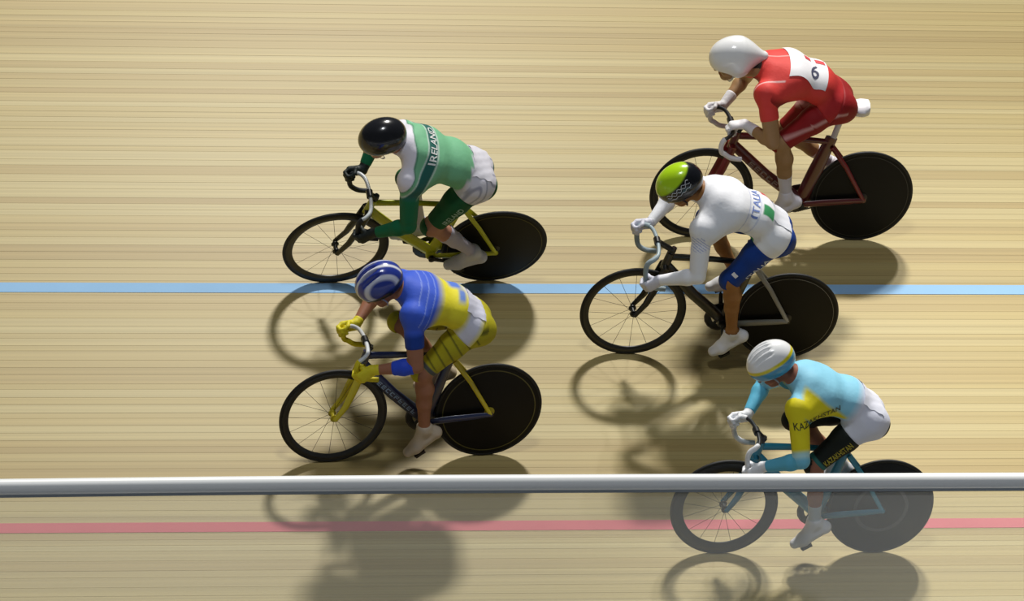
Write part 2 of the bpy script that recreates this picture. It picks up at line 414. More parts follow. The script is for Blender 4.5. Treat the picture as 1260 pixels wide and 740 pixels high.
# ------------------------------------------------------------------ bicycle
W = .335
def bicycle(P):
    root = bpy.data.objects.new('track_bicycle', None); COL.objects.link(root); root.matrix_world = P['M']
    tag(root, P['bike_label'], 'bicycle')
    wb = P['wb']; fx = wb
    fm = mat('frame_' + P['id'], P['frame'], .3, noise=.06, coat=.5); f2 = mat('frame_trim_' + P['id'], P['frame2'], .3, noise=.06, coat=.5)
    blk = mat('carbon_black', '141414', .35, noise=.2, coat=.3); rub = mat('tyre_rubber', '101010', .6); steel = mat('polished_alloy', 'b9bec2', .25, metal=.9)
    ca, sa = math.cos(math.radians(74)), math.sin(math.radians(74))
    def axis(z): return Vector((fx - .042 - (z - W) * ca / sa, 0, z))
    BBp = Vector((.40, 0, .28)); SC = Vector((.40 - .50 * ca, 0, .28 + .50 * sa)); HT, HB = axis(.785), axis(.685)
    S = (0, 1, 0)
    b = MB()
    b.sweep([HB + Vector((0, 0, -.01)), HT + Vector((0, 0, .012))], .022, .027, 14, S)                       # head tube
    b.sweep([SC + Vector((.004, 0, -.025)), SC.lerp(HT, .5) + Vector((0, 0, -.012)), HT + Vector((0, 0, -.018))], .015, [.019, .021, .026], 14, S)
    b.sweep([HB + Vector((-.004, 0, .025)), HB.lerp(BBp, .5), BBp + Vector((0, 0, .015))], .019, [.034, .037, .040], 14, S)
    b.sweep([SC + Vector((0, 0, .01)), SC.lerp(BBp, .5), BBp], .016, P.get('aero', [.024, .034, .038]), 14, S)
    b.lathe(BBp, [(.001, -.036), (.030, -.036), (.033, -.03), (.033, .03), (.030, .036), (.001, .036)], 24)
    b.lathe((0, 0, W), [(.001, -.062), (.017, -.062), (.017, -.054), (.001, -.054)], 16); b.lathe((0, 0, W), [(.001, .054), (.017, .054), (.017, .062), (.001, .062)], 16)
    fr = b.build('frame', fm, root)
    for s in (-1, 1):
        cs = MB().sweep([BBp + Vector((-.02, s * .030, 0)), (.26, s * .040, .300), (.10, s * .052, .322), (0, s * .058, W)], .010, [.020, .024, .021, .016], 12, S).build('chain_stay', f2 if P.get('stay2') else fm, root)
        ss = MB().sweep([SC + Vector((-.01, s * .018, -.055)), SC.lerp(Vector((0, 0, W)), .45) + Vector((0, s * .046, 0)), (.0, s * .058, W)], .009, [.016, .015, .013], 12, S).build('seat_stay', mat('stay_' + P['id'], P['stay'], .35, coat=.4), root)
    # seat
    sx, zt = P.get('seat', (P['pel'][0] + .005, P['pel'][1] - .098))
    pt = Vector((SC.x - (zt - .05 - SC.z) * ca / sa, 0, zt - .05))
    MB().sweep([SC + Vector((0, 0, -.06)), SC.lerp(pt, .5), pt], .013, .021, 12, S).build('seatpost', mat('post_' + P['id'], P['post'], .35), root)
    V = []; F = []; ns = 15; m = 12
    for i in range(ns):
        q = i / (ns - 1); x = sx - .125 + .27 * q
        hw = .072 * max(0, 1 - q) ** .75 * min(1, (q + .06) * 5) ** .5 + .019 * min(1, (1.03 - q) * 9) ** .5
        th = (.018 + .014 * (1 - q)) * P.get('seat_thick', 1.); zc = zt - .012 + .012 * (q - .45) ** 2 * 4
        for k in range(m):
            a = 2 * math.pi * k / m; V.append((x, hw * math.cos(a), zc + th * math.sin(a) * (1 if math.sin(a) < 0 else .6)))
    for i in range(ns - 1):
        for k in range(m): F.append((i * m + k, i * m + (k + 1) % m, (i + 1) * m + (k + 1) % m, (i + 1) * m + k))
    F += [tuple(range(m))[::-1], tuple((ns - 1) * m + k for k in range(m))]
    sd = MB().add(V, F).build('saddle', mat('saddle_' + P['id'], P['saddle'], .4, noise=.1), root)
    r_ = MB()
    for s in (-1, 1): r_.sweep(curve_pts([(sx - .09, s * .03, zt - .03), (sx - .05, s * .022, zt - .052), (sx + .04, s * .022, zt - .052), (sx + .11, s * .008, zt - .028)], 4), .0035, seg=8)
    r_.build('saddle_rails', steel, sd)
    # fork
    b = MB(); cr = axis(.70)
    b.sweep([axis(.735), cr + Vector((0, 0, -.005))], .022, .026, 12, S)
    b.sweep([cr + Vector((0, -.045, -.012)), cr + Vector((0, 0, .008)), cr + Vector((0, .045, -.012))], .022, .020, 12, (1, 0, 0))
    for s in (-1, 1):
        b.sweep([cr + Vector((0, s * .040, .0)), axis(.55) + Vector((.002, s * .046, 0)), axis(.43) + Vector((.010, s * .050, 0)), (fx, s * .054, W)], .010, [.026, .026, .022, .015], 12, S)
    b.build('fork', mat('fork_' + P['id'], P['fork'], .3, coat=.4), root)
    # bars
    Xc, zb, dp = P['bar']
    st0 = axis(.81)
    MB().sweep([axis(.785), axis(.84)], .017, .017, 12, S).sweep([st0 + Vector((-.012, 0, 0)), (Xc, 0, zb)], .017, .019, 12, S).lathe((Xc, 0, zb), [(.001, -.026), (.022, -.026), (.022, .026), (.001, .026)], 16).build('stem', blk, root)
    hb = bpy.data.objects.new('handlebar', None)
    half = [(Xc, 0, zb), (Xc, .06, zb), (Xc + .012, .135, zb - .004), (Xc + .045, .178, zb - .010), (Xc + .078, .190, zb - .030), (Xc + .088, .192, zb - .075), (Xc + .078, .193, zb - .5 * (dp + .075)), (Xc + .058, .193, zb - dp + .028), (Xc + .012, .193, zb - dp), (Xc - .055, .193, zb - dp - .008)]
    pts = curve_pts(half, 5); cut = 12
    full = [Vector((p.x, -p.y, p.z)) for p in pts[::-1]][:-1] + pts
    bar = MB().sweep(full, .0125, seg=10).build('handlebar', mat('bar_' + P['id'], P['barcol'], .35), root)
    for s in (-1, 1):
        MB().sweep([Vector((p.x, s * p.y, p.z)) for p in pts[cut + P.get('tapecut', 0):]], .0162, seg=10).build('bar_tape', mat('tape_' + P['id'], P['tape'], .6, bump=.3, bscale=80), bar)
    # wheels
    fw = bpy.data.objects.new('front_wheel', None); COL.objects.link(fw); fw.parent = root
    c = (fx, 0, W)
    tyre = [(.3235 + .0115 * math.cos(a), .0115 * math.sin(a)) for a in (2 * math.pi * k / 10 for k in range(10))]
    MB().lathe(c, tyre, 72, True).build('tyre', rub, fw)
    rd = P['rim']
    MB().lathe(c, [(.316, -.0095), (.318, 0), (.316, .0095), (.300, .0115), (.318 - rd * .6, .010), (.318 - rd, .004), (.318 - rd, -.004), (.318 - rd * .6, -.010), (.300, -.0115)], 72, True).build('rim', mat('rim_' + P['id'], P.get('rimcol', '181818'), .4, coat=.2), fw)
    hub = MB().lathe(c, [(.001, -.052), (.011, -.052), (.012, -.034), (.024, -.032), (.024, -.026), (.014, -.018), (.014, .018), (.024, .026), (.024, .032), (.012, .034), (.011, .052), (.001, .052)], 24)
    hub.build('hub', mat('hub_' + P['id'], P['hub'], .35), fw)
    sp = MB(); NS = 16
    for k in range(NS):
        a = 2 * math.pi * k / NS + P.get('spin', .1); s = 1 if k % 2 else -1
        d = Vector((math.cos(a), 0, math.sin(a))); p0 = Vector(c) + d * .020 + Vector((0, s * .028, 0)); p1 = Vector(c) + d * (.322 - rd)
        sp.sweep([p0, p1], .0006, .0013, 4, S)
    tag(sp.build('spokes', blk, fw), kind='stuff')
    rw = bpy.data.objects.new('rear_wheel', None); COL.objects.link(rw); rw.parent = root
    c = (0, 0, W)
    MB().lathe(c, tyre, 72, True).build('tyre', rub, rw)
    prof = [(.030, .024), (.10, .0215), (.20, .017), (.285, .0115), (.300, .0110), (.316, .0095)]
    disc = MB().lathe(c, [(r, -y) for r, y in prof[::-1]][:] + prof, 96)
    disc.build('disc', mat('disc_' + P['id'], P['disc'], P.get('discrough', .5), noise=.25, bscale=8, spec=.22), rw)
    rg = MB()
    for s in (-1, 1): rr_ = P.get('ring_r', .298); yy_ = .0122 if rr_ > .28 else .0245 - .035 * (rr_ - .03); rg.lathe(c, [(rr_, s * (yy_ + .0006)), (rr_ + P.get('ring_w', .004), s * (yy_ - (0 if rr_ > .28 else .0006)))], 72)
    rg.build('rim_ring', mat('ring_' + P['id'], P['ring'], .5), rw)  # near the rim a real ring; on the turquoise bike a painted highlight
    MB().lathe(c, [(.001, -.055), (.012, -.055), (.013, -.03), (.032, -.026), (.032, .026), (.013, .03), (.012, .055), (.001, .055)], 24).build('hub', mat('hub_' + P['id']), rw)
    # cranks, right-hand drive
    cs_ = bpy.data.objects.new('crankset', None); COL.objects.link(cs_); cs_.parent = root
    ring = [(.062, -.044), (.098, -.044), (.1005, -.0425), (.098, -.041), (.062, -.041)]
    cr_ = MB().lathe(BBp, ring, 50, True)
    for k in range(50):
        a = 2 * math.pi * k / 50; cr_.box(BBp + Vector((math.cos(a) * .1015, -.0425, math.sin(a) * .1015)), (.0025, .001, .0025), Matrix.Rotation(-a, 3, 'Y'))
    for k in range(5):
        a = 2 * math.pi * k / 5 + .3; cr_.sweep([BBp + Vector((0, -.0425, 0)), BBp + Vector((math.cos(a) * .07, -.0425, math.sin(a) * .07))], .004, .012, 8, S)
    cr_.build('chainring', mat('ring_metal', '3a3b3d', .35, metal=.7), cs_)
    th = math.radians(P['crank']); peds = {}
    for s, nm in ((1, 'L'), (-1, 'R')):
        d = Vector((math.cos(th), 0, math.sin(th))) * s; e = BBp + d * .167
        MB().sweep([BBp + Vector((0, s * .040, 0)), BBp + d * .02 + Vector((0, s * .056, 0)), BBp + d * .15 + Vector((0, s * .066, 0)), e + Vector((0, s * .066, 0))], .008, [.018, .017, .013, .012], 10, S).lathe(BBp + Vector((0, s * .055, 0)), [(.001, s * .012), (.020, s * .010), (.020, -s * .012), (.001, -s * .014)], 16).build('crank_arm', mat('crank_' + P['id'], P.get('crankcol', '2a2b2d'), .35, metal=.4), cs_)
        pd = e + Vector((0, s * .115, 0)); peds[nm] = np.array(pd)
        pa = P['foot' + nm]; R = Matrix.Rotation(math.radians(pa), 3, 'Y')
        MB().box(pd, (.034, .024, .008), R).box(pd + R @ Vector((.03, 0, .006)), (.008, .020, .006), R).sweep([e + Vector((0, s * .066, 0)), pd], .006, seg=8).build('pedal', blk, cs_)
    # chain
    ch = MB(); y = -.0425; rc = .026; loop = []
    for k in range(9): a = math.radians(-86 + 172 * k / 8); loop.append(BBp + Vector((.103 * math.cos(a), y, .103 * math.sin(a))))
    for k in range(9): a = math.radians(96 + 168 * k / 8); loop.append(Vector((rc * 1.2 * math.cos(a), y, W + rc * 1.2 * math.sin(a))))
    loop.append(loop[0]); ch.sweep(loop, .003, .0055, 6, S, False)
    ch.build('chain', mat('chain_steel', '5a5550', .4, metal=.8), root)
    MB().lathe((0, 0, W), [(.014, -.0405), (.030, -.0405), (.032, -.0425), (.030, -.0445), (.014, -.0445)], 15, True).build('cog', mat('chain_steel'), rw)
    # marks on the near side of the tubes: unreadable pale lettering
    def marks(a, b_, nmk, h, col, y, seed, nm='frame_marks'):
        r = random.Random(seed); q = MB(); a, b_ = Vector(a), Vector(b_); d = (b_ - a).normalized(); nrm = Vector((0, 1, 0)).cross(d); Lg = (b_ - a).length
        if nrm.z < 0: nrm = -nrm
        for k in range(nmk):
            p = a + d * Lg * (k + .5) / nmk; w = Lg / nmk * .36
            for t_ in (-1, 0, 1):
                if r.random() < .8:
                    q.add([Vector((v.x, y, v.z)) for v in (p + d * -w + nrm * (h * t_ * .8 - h * .28), p + d * w + nrm * (h * t_ * .8 - h * .28), p + d * w + nrm * (h * t_ * .8 + h * .12), p + d * -w + nrm * (h * t_ * .8 + h * .12))], [(0, 1, 2, 3)])
            q.add([Vector((v.x, y, v.z)) for v in (p + d * -w - nrm * h, p + d * (-w + w * .6) - nrm * h, p + d * (-w + w * .6) + nrm * h, p + d * -w + nrm * h)], [(0, 1, 2, 3)])
        q.build(nm, mat('marks_' + col, col, .5), root, False)
    for mk in P.get('marks', []):
        n0 = {'down': (HB.lerp(BBp, mk[1]), HB.lerp(BBp, mk[2]), .0198), 'sstay': (None, None, 0)}[mk[0]]
        if n0[0] is not None: marks(n0[0], n0[1], mk[3], mk[4], mk[5], n0[2], 3)
    return root, peds

# ------------------------------------------------------------------ rider
TORSO, HEAD, UAL, FAL, HAL, UAR, FAR_, HAR, THL, SHL, FOL, THR, SHR, FOR_ = range(14)
def hand(s, G, a, e1, e2, wrist, g, off):
    """a fist round a bar: G grip centre, a bar direction (to the index finger), e1 towards the wrist, e2 back of the hand"""
    G, a, e1, e2 = np.array(G, float), unit(a), unit(e1), unit(e2)
    pt = lambda r, deg, t: G + a * t + r * (math.cos(math.radians(deg)) * e1 + math.sin(math.radians(deg)) * e2)
    palm0 = wrist
    for t, r in ((.024, .0145), (.008, .015), (-.009, .0145), (-.024, .013)):
        s.cap(palm0 + a * t * .6, pt(.037, 95, t), .019, r, g, .012, 1, off, .09)
    for t, r, q in ((.027, .0088, 1.), (.009, .0092, 1.06), (-.009, .0088, 1.), (-.026, .0078, .86)):
        ch = [pt(.037, 95, t), pt(.037, 160 * q, t), pt(.033, 225 * q, t * .97), pt(.028, 290 * q, t * .95)]
        for i in range(3): s.cap(ch[i], ch[i + 1], r * (1.06 - .06 * i), r * (1.0 - .06 * i), g, .004, 1, off + .09, .03)
    b0 = palm0 * .6 + G * .4 + a * .022; s.cap(b0, pt(.038, 20, .040), .015, .0115, g, .008, 1, off + .04, .03)
    s.cap(pt(.038, 20, .040), pt(.033, -40, .038), .0105, .0095, g, .004, 1, off + .07, .03); s.cap(pt(.033, -40, .038), pt(.030, -85, .030), .0095, .008, g, .004, 1, off + .09, .03)

def rider(P, peds):
    X = lambda k: np.array([P[k][0], 0, P[k][1]])
    pel, waist, chest, c7 = X('pel'), X('waist'), X('chest'), X('c7'); hc = X('head')
    a = unit(c7 - pel); dors = np.array([-a[2], 0, a[0]])
    s = SDF()
    # trunk
    s.cap(pel, waist, .102, .104, TORSO, .05, 1.48); s.cap(waist - dors * .008, chest - dors * .008, .104, .122, TORSO, .05, 1.42)
    s.cap(chest - dors * .008, c7 - a * .07, .122, .094, TORSO, .06, 1.46); s.cap(c7 - a * .075 + [0, 0, -.01], c7 - a * .01, .088, .055, TORSO, .06, 1.25)
    for y in (-1, 1): s.ell(pel - a * .035 - dors * .015 + [0, y * .075, 0], (.105, .088, .095), TORSO, .05)
    L1, L2 = P.get('armlen', (.310, .270))
    arms = {}
    for sd, y in (('L', 1), ('R', -1)):
        ua, fa, ha = (UAL, FAL, HAL) if y > 0 else (UAR, FAR_, HAR)
        sh = np.array(P['sh' + sd]); g = P['grip' + sd]; G = np.array(g['G']); e1 = unit(np.array(g['e1'])); ax = unit(np.array(g['a'])); e1 = unit(e1 - (e1 @ ax) * ax)
        e2 = np.cross(ax, e1); e2 = e2 if e2 @ np.array(g['out']) > 0 else -e2
        wr = G + e1 * .078 + e2 * .030
        if np.linalg.norm(wr - sh) > L1 + L2: print('reach', P['id'], sd, np.linalg.norm(wr - sh))
        el = ik(sh, wr, P['el' + sd], L1, L2); arms[sd] = (sh, el, wr)
        s.cap(c7 - a * .09 + dors * .01 + [0, y * .07, 0], sh * .9 + c7 * .1 - a * .01, .075, .062, TORSO, .05)
        s.cap(chest + [0, y * .10, 0], sh - a * .05, .085, .070, TORSO, .05)
        s.ell(sh, (.064, .060, .064), ua, .04)
        s.cap(sh, el, .054, .042, ua, .03, 1, 0, L1); s.cap(sh * .55 + el * .45 + dors * .008, el * .8 + sh * .2, .046, .040, ua, .03, 1, L1 * .45, L1 * .35)
        m = el * .72 + wr * .28; s.cap(el, m, .040, .043, fa, .02, 1, L1, L2 * .28); s.cap(m, wr, .043, .027, fa, .02, 1, L1 + L2 * .28, L2 * .72)
        hand(s, G, ax, e1, e2, wr, ha, L1 + L2)
    M1, M2 = P.get('leglen', (.405, .425)); legs = {}
    for sd, y in (('L', 1), ('R', -1)):
        th, sh_, fo = (THL, SHL, FOL) if y > 0 else (THR, SHR, FOR_)
        hip = pel + np.array([.03, y * .092, .0]) ; q = math.radians(P['foot' + sd]); fx = np.array([math.cos(q), 0, -math.sin(q)]); fz = np.array([math.sin(q), 0, math.cos(q)])
        B = peds[sd] + fz * .044; B[1] -= y * .012
        an = B - fx * .115 + fz * .080
        kn = ik(hip, an, hip + np.array([1.0, y * P.get('knee_out', .12), .35]), M1, M2); legs[sd] = (hip, kn, an)
        m = hip * .6 + kn * .4
        s.cap(hip, m, .098, .078, th, .045, 1, 0, M1 * .4); s.cap(m, kn, .078, .056, th, .03, 1, M1 * .4, M1 * .6)
        s.ell(kn + np.array([.006, 0, 0]), (.056, .052, .058), sh_, .03)
        back = unit(np.cross(np.array([0, 1., 0]), an - kn)); back = back if back[0] < 0 else -back
        c1 = kn * .70 + an * .30 + back * .012; c2 = kn * .45 + an * .55 + back * .004
        s.cap(kn, c1, .050, .055, sh_, .025, 1, M1, M2 * .3); s.cap(c1, c2, .055, .046, sh_, .02, 1, M1 + M2 * .3, M2 * .25); s.cap(c2, an, .044, .033, sh_, .02, 1, M1 + M2 * .55, M2 * .45)
        s.cap(an, B - fx * .155 + fz * .010, .034, .029, fo, .02, 1, M1 + M2, .05); s.cap(B - fx * .155 + fz * .008, B, .028, .031, fo, .02, 1.15, M1 + M2 + .06, .1)
        s.cap(an, B - fx * .02 + fz * .012, .033, .029, fo, .025, 1.1, M1 + M2, .1); s.cap(B, B + fx * .060, .030, .021, fo, .02, 1.35, M1 + M2 + .15, .06)
    # head
    pt, yw = math.radians(P['pitch']), math.radians(P.get('headyaw', 0))
    Rh = np.array(Matrix.Rotation(yw, 3, 'Z') @ Matrix.Rotation(pt, 3, 'Y'))      # columns: forward, left, up
    hp = lambda x, y, z: hc + Rh @ np.array([x, y, z])
    s.cap(c7 - a * .01, hp(-.030, 0, -.075), .060, .056, HEAD, .04)
    s.ell(hc, (.100, .078, .092), HEAD, .02, Rh); s.ell(hp(.032, 0, -.055), (.064, .060, .080), HEAD, .03, Rh)
    s.ell(hp(.062, 0, -.118), (.030, .032, .024), HEAD, .03, Rh)
    for y in (-1, 1):
        s.ell(hp(.092, y * .033, -.022), (.020, .020, .014), HEAD, .012, Rh, True)
        s.ell(hp(-.008, y * .079, -.035), (.020, .010, .030), HEAD, .008, Rh); s.ell(hp(.060, y * .045, -.060), (.028, .022, .024), HEAD, .02, Rh)
    s.cap(hp(.093, 0, -.018), hp(.117, 0, -.055), .009, .014, HEAD, .014); s.ell(hp(.088, 0, .002), (.018, .052, .012), HEAD, .015, Rh)
    s.ell(hp(.090, 0, -.084), (.013, .025, .007), HEAD, .006, Rh); s.ell(hp(.088, 0, -.095), (.013, .022, .008), HEAD, .006, Rh)
    V, Q = s.mesh(.0062); V = relax(V, Q, 1, .4); N = normals(V, Q); G, T = s.label(V)
    H = (V - hc) @ Rh                                             # head coordinates
    S = (V - pel) @ a; Y = V[:, 1]; DO = (V - pel) @ dors
    C = np.tile(np.array(lin(P['skin'])), (len(V), 1))
    lips = (G == HEAD) & (H[:, 0] > .08) & (np.abs(H[:, 2] + .09) < .013) & (np.abs(Y) < .03); C[lips] *= (.75, .5, .5)
    hair = (G == HEAD) & ((H[:, 2] > .025) | ((H[:, 0] < -.02) & (H[:, 2] > -.06))); C[hair] = lin(P.get('hair', '2b1d14'))
    me = quads_mesh('person', V, Q); paint(me, C)
    person = link('person', me, SKIN); person.matrix_world = P['M']; tag(person, P['label'], 'person')
    for y in (-1, 1):
        e = MB(); cc = hp(.077, y * .032, -.024); rr = .0128
        for i in range(7):
            for k in range(10):
                u_, v_ = math.pi * i / 6, 2 * math.pi * k / 10
                e.V.append(tuple(cc + rr * (Rh @ np.array([math.cos(u_), math.sin(u_) * math.cos(v_), math.sin(u_) * math.sin(v_)]))))
        e.F = [(i * 10 + k, i * 10 + (k + 1) % 10, i * 10 + 10 + (k + 1) % 10, i * 10 + 10 + k) for i in range(6) for k in range(10)]
        eo = e.build('eye', None, person); paint_eye(eo.data)
    # clothing masks, in metres inside the edge
    arm = np.isin(G, (UAL, FAL, HAL, UAR, FAR_, HAR)); thigh = np.isin(G, (THL, THR)); shin = np.isin(G, (SHL, SHR)); foot = np.isin(G, (FOL, FOR_))
    leg = thigh | shin | foot; hand_ = np.isin(G, (HAL, HAR)); near = Y > 0
    big = .05
    neck = (c7 - V) @ unit(unit(hc - c7) * .5 + a * .5) + P.get('collar', .035)
    ws = P.get('waist_s', .05)
    mJ = np.where(arm, P['sleeve'] - T, np.where(G == HEAD, np.minimum(neck, .02), np.where(G == TORSO, np.minimum(np.minimum(S - ws, neck), big), -1.)))
    mJ = np.where(thigh, np.minimum(S - ws, P.get('seat_cover', .08) - T), mJ); mJ = np.where(shin | foot, -1., mJ)
    mS = np.where(G == TORSO, ws - S, np.where(thigh, np.maximum(ws - S, T - P.get('seat_cover', .08)), -1.)); mS = np.where(thigh | shin, np.minimum(np.where(thigh, mS, big), P['hem'] - T), mS)
    mS = np.where(foot | arm, -1., mS)
    ctx = dict(V=V, S=S, Y=Y, DO=DO, G=G, T=T, near=near, arm=arm, thigh=thigh, L=np.linalg.norm(c7 - pel), legs=legs, arms=arms, N=N, pel=pel, a=a, dors=dors, c7=c7)
    Cj, Cs = P['kit'](ctx)
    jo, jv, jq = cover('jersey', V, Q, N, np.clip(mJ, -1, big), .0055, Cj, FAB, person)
    so, sv, sq = cover('shorts', V, Q, N, np.clip(mS, -1, big), .0045, Cs, FAB, person)
    for sd, gs in (('L', (HAL, FAL)), ('R', (HAR, FAR_))):
        m = np.where(G == gs[0], big, np.where(G == gs[1], T - P.get('glove_from', .535), -1.))
        cover('glove', V, Q, N, np.clip(m, -1, big), .0035, np.tile(np.array(lin(P['glove'])), (len(V), 1)) * (1 if 'glove2' not in P else 1), GLOVE, person)
    for sd, gs in (('L', (SHL, FOL)), ('R', (SHR, FOR_))):
        if 'sock' in P:
            m = np.where(G == gs[0], T - P['sock'][0], np.where(G == gs[1], big, -1.))
            cover('sock', V, Q, N, np.clip(m, -1, big), .003, np.tile(np.array(lin(P['sock'][1])), (len(V), 1)), FAB, person)
        m = np.where(G == gs[1], .03 + (T - M1 - M2), np.where(G == gs[0], T - P.get('shoe_from', .80), -1.))
        cs = np.tile(np.array(lin(P['shoe'])), (len(V), 1)); q = math.radians(P['foot' + sd]); fz = np.array([math.sin(q), 0, math.cos(q)])
        sole = (V - peds[sd]) @ fz < .022; cs[sole] = lin('3a3a3c')
        cover('shoe', V, Q, N, np.clip(m, -1, big), .007, cs, SHOE, person)
    if 'warmer' in P:
        m = np.where(near & np.isin(G, (FAL, UAL)), np.minimum(T - P['warmer'][0], P['warmer'][1] - T), -1.)
        cover('arm_band', V, Q, N, m, .006, np.tile(np.array(lin(P['warmer'][2])), (len(V), 1)), FAB, person)
    # helmet
    hs = SDF(); k = P['helmet']; tt = k['type'] == 'aero'
    if tt:
        hs.ell(hp(.005, 0, .020), (.150, .112, .130), 0, .03, Rh); hs.cap(hp(-.05, 0, .025), hp(-.190, 0, -.015), .098, .034, 0, .06)
        hs.cap(hp(-.02, .06, -.04), hp(-.02, .06, -.05), .055, .05, 0, .05); hs.cap(hp(-.02, -.06, -.04), hp(-.02, -.06, -.05), .055, .05, 0, .05)
    else:
        hs.ell(hp(-.008, 0, .022), (.148, .112, .122), 0, .03, Rh); hs.ell(hp(-.07, 0, .0), (.090, .096, .095), 0, .03, Rh)
        if k['type'] == 'road':
            for yy in (-.075, -.045, -.015, .015, .045, .075):
                z0 = .022 + .122 * math.sqrt(max(0, 1 - (yy / .112) ** 2))
                hs.p.append(('x', hp(.085, yy, z0 * .84 + .008), hp(-.075, yy * 1.02, z0 * .92 + .008), .0085, .0085, 0, .006, 1., 0, 0))
    hs.ell(hp(.012, 0, -.020), (.108, .086, .100), 0, .008, Rh, True)
    hs.ell(hp(.075, 0, -.140), (.13, .13, .118), 0, .01, Rh, True); hs.ell(hp(-.055, 0, -.165), (.16, .16, .105), 0, .01, Rh, True)
    # carve vents
    vents = [q for q in hs.p if q[0] == 'x']; hs.p = [q for q in hs.p if q[0] != 'x']
    base = hs
    for q in vents:
        for tq in np.linspace(0, 1, 7): hs.ell(q[1] * (1 - tq) + q[2] * tq, (.022, .0085, .016), 0, .004, Rh, True)
    hv, hq = hs.mesh(.0045); hv = relax(hv, hq, 2, .5); hh = (hv - hc) @ Rh
    hm = quads_mesh('helmet', hv, hq); paint(hm, k['paint'](hh)); ho = link('helmet', hm, SHELL, person)
    if k['type'] != 'aero' or True:
        for y in (-1, 1):
            MB().sweep(curve_pts([hp(.03, y * .088, -.035), hp(.022, y * .078, -.085), hp(.040, y * .040, -.135), hp(.052, 0, -.146)], 4), .0022, .006, 6).build('chin_strap', mat('strap_' + k['strap'], k['strap'], .6), ho)
    if P.get('glasses'):
        vs = []; fs = []
        for i in range(13):
            an_ = math.radians(-62 + 124 * i / 12); rr_ = .106
            drop = .038 - .012 * (1 - abs(math.cos(an_ * 1.2)))
            for z_ in (-.006, -.006 - drop): vs.append(hp(rr_ * math.cos(an_) + .006, rr_ * .86 * math.sin(an_), z_))
            for z_ in (-.006, -.006 - drop): vs.append(hp((rr_ + .004) * math.cos(an_) + .006, (rr_ + .004) * .86 * math.sin(an_), z_))
        for i in range(12):
            b4 = i * 4
            fs += [(b4, b4 + 4, b4 + 5, b4 + 1), (b4 + 2, b4 + 3, b4 + 7, b4 + 6), (b4, b4 + 2, b4 + 6, b4 + 4), (b4 + 1, b4 + 5, b4 + 7, b4 + 3)]
        MB().add(vs, fs).build('glasses', mat('dark_lens', '0c0d10', .12), person)
    bj = BVHTree.FromPolygons([tuple(v) for v in jv], [tuple(map(int, q)) for q in jq]); bs = BVHTree.FromPolygons([tuple(v) for v in sv], [tuple(map(int, q)) for q in sq])
    bh = BVHTree.FromPolygons([tuple(v) for v in hv], [tuple(map(int, q)) for q in hq])
    P['extras'](ctx, bj, bs, bh, person, ho, hp, Rh)
    return person
def paint_eye(me):
    me.materials.clear(); me.materials.append(mat('eye_white', 'e8e4dc', .2)); me.materials.append(mat('iris', '2a1a10', .2))
    for p in me.polygons: p.material_index = 1 if p.index < 20 else 0

# ------------------------------------------------------------------ the five kits
def base(n, col): return np.tile(np.array(lin(col)), (n, 1))
def kit_green(c):
    n = len(c['V']); d = c['L'] - c['S']                          # d: distance behind the neck
    J = base(n, '7fc497'); armm = c['arm'].astype(float)
    J = mixc(J, sstep(c['T'] - .16, .05) * armm, '12704a')
    dd = d - .30 * np.clip(np.abs(c['Y']) - .12, 0, 1) * 0
    tor = 1 - armm
    J = mixc(J, rect(dd, .078, .086) , 'dfeee6'); J = mixc(J, rect(dd, .086, .150), '2a6a62'); J = mixc(J, rect(dd, .150, .160), 'cfe6da')
    dn = d - .30 * np.clip(np.abs(c['Y']) - .03, 0, .2); yoke = np.where(c['arm'], sstep(.09 - c['T'], .01), 1.) ; J = mixc(J, sstep(-.004 - dn) * yoke, 'f2effa'); J = mixc(J, rect(dn, -.004, .001, .003) * yoke, '2f7a5c')
    wr_ = .012 * np.sin(c['V'][:, 0] * 90 + c['Y'] * 60); J = mixc(J, sstep(.125 + wr_ + .05 * np.abs(c['Y']) - c['S'], .012) * tor, 'e6e4f0'); J = mixc(J, sstep(.10 - c['S']) * tor * sstep(np.sin(c['Y'] * 95 + c['S'] * 60 + 2 * np.sin(c['S'] * 50)) - .75, .3), '9fa0b4')
    low = armm * sstep(c['T'] - .10, .02); J = mixc(J, low, '12704a')
    S = base(n, '0f5a34'); S = mixc(S, sstep(c['T'] - .375) * c['thigh'], '0b4428')
    return J, S
def kit_blue_yellow(c):
    n = len(c['V']); d = c['L'] - c['S']
    J = base(n, '3f63dd'); ta = 1 - c['arm'].astype(float)
    J = mixc(J, sstep(d - .175, .03) * ta, 'f4e838')
    J = mixc(J, rect(d, .245, .33, .02) * sstep(.055 - np.abs(c['Y'] + .05), .02) * ta, '5a7fe0'); J = mixc(J, rect(d, .30, .345, .01) * sstep(.05 - np.abs(c['Y'] - .06), .02) * ta, '6d8ed8')
    J = mixc(J, rect(np.mod(d, .042), .0, .006, .003) * rect(d, .02, .17) * ta, '8aa0f0')
    J = mixc(J, sstep(.175 - .3 * np.abs(c['Y'] + .02) - c['S'], .02) * sstep(c['S'] - .02, .02) * ta, 'dfe0f2')
    J = mixc(J, c['arm'] * sstep(c['T'] - .11, .02), '173f9a')
    S = base(n, 'b9b022'); S = mixc(S, rect(np.mod(c['T'] + c['V'][:, 2] * .3, .05), 0, .010, .004) * c['thigh'] * sstep(.33 - c['T']), '6d6a1c')
    S = mixc(S, sstep(c['T'] - .34) * c['thigh'], '54585a'); S = mixc(S, sstep(c['T'] - .37) * c['thigh'], 'd8cf2c')
    return J, S
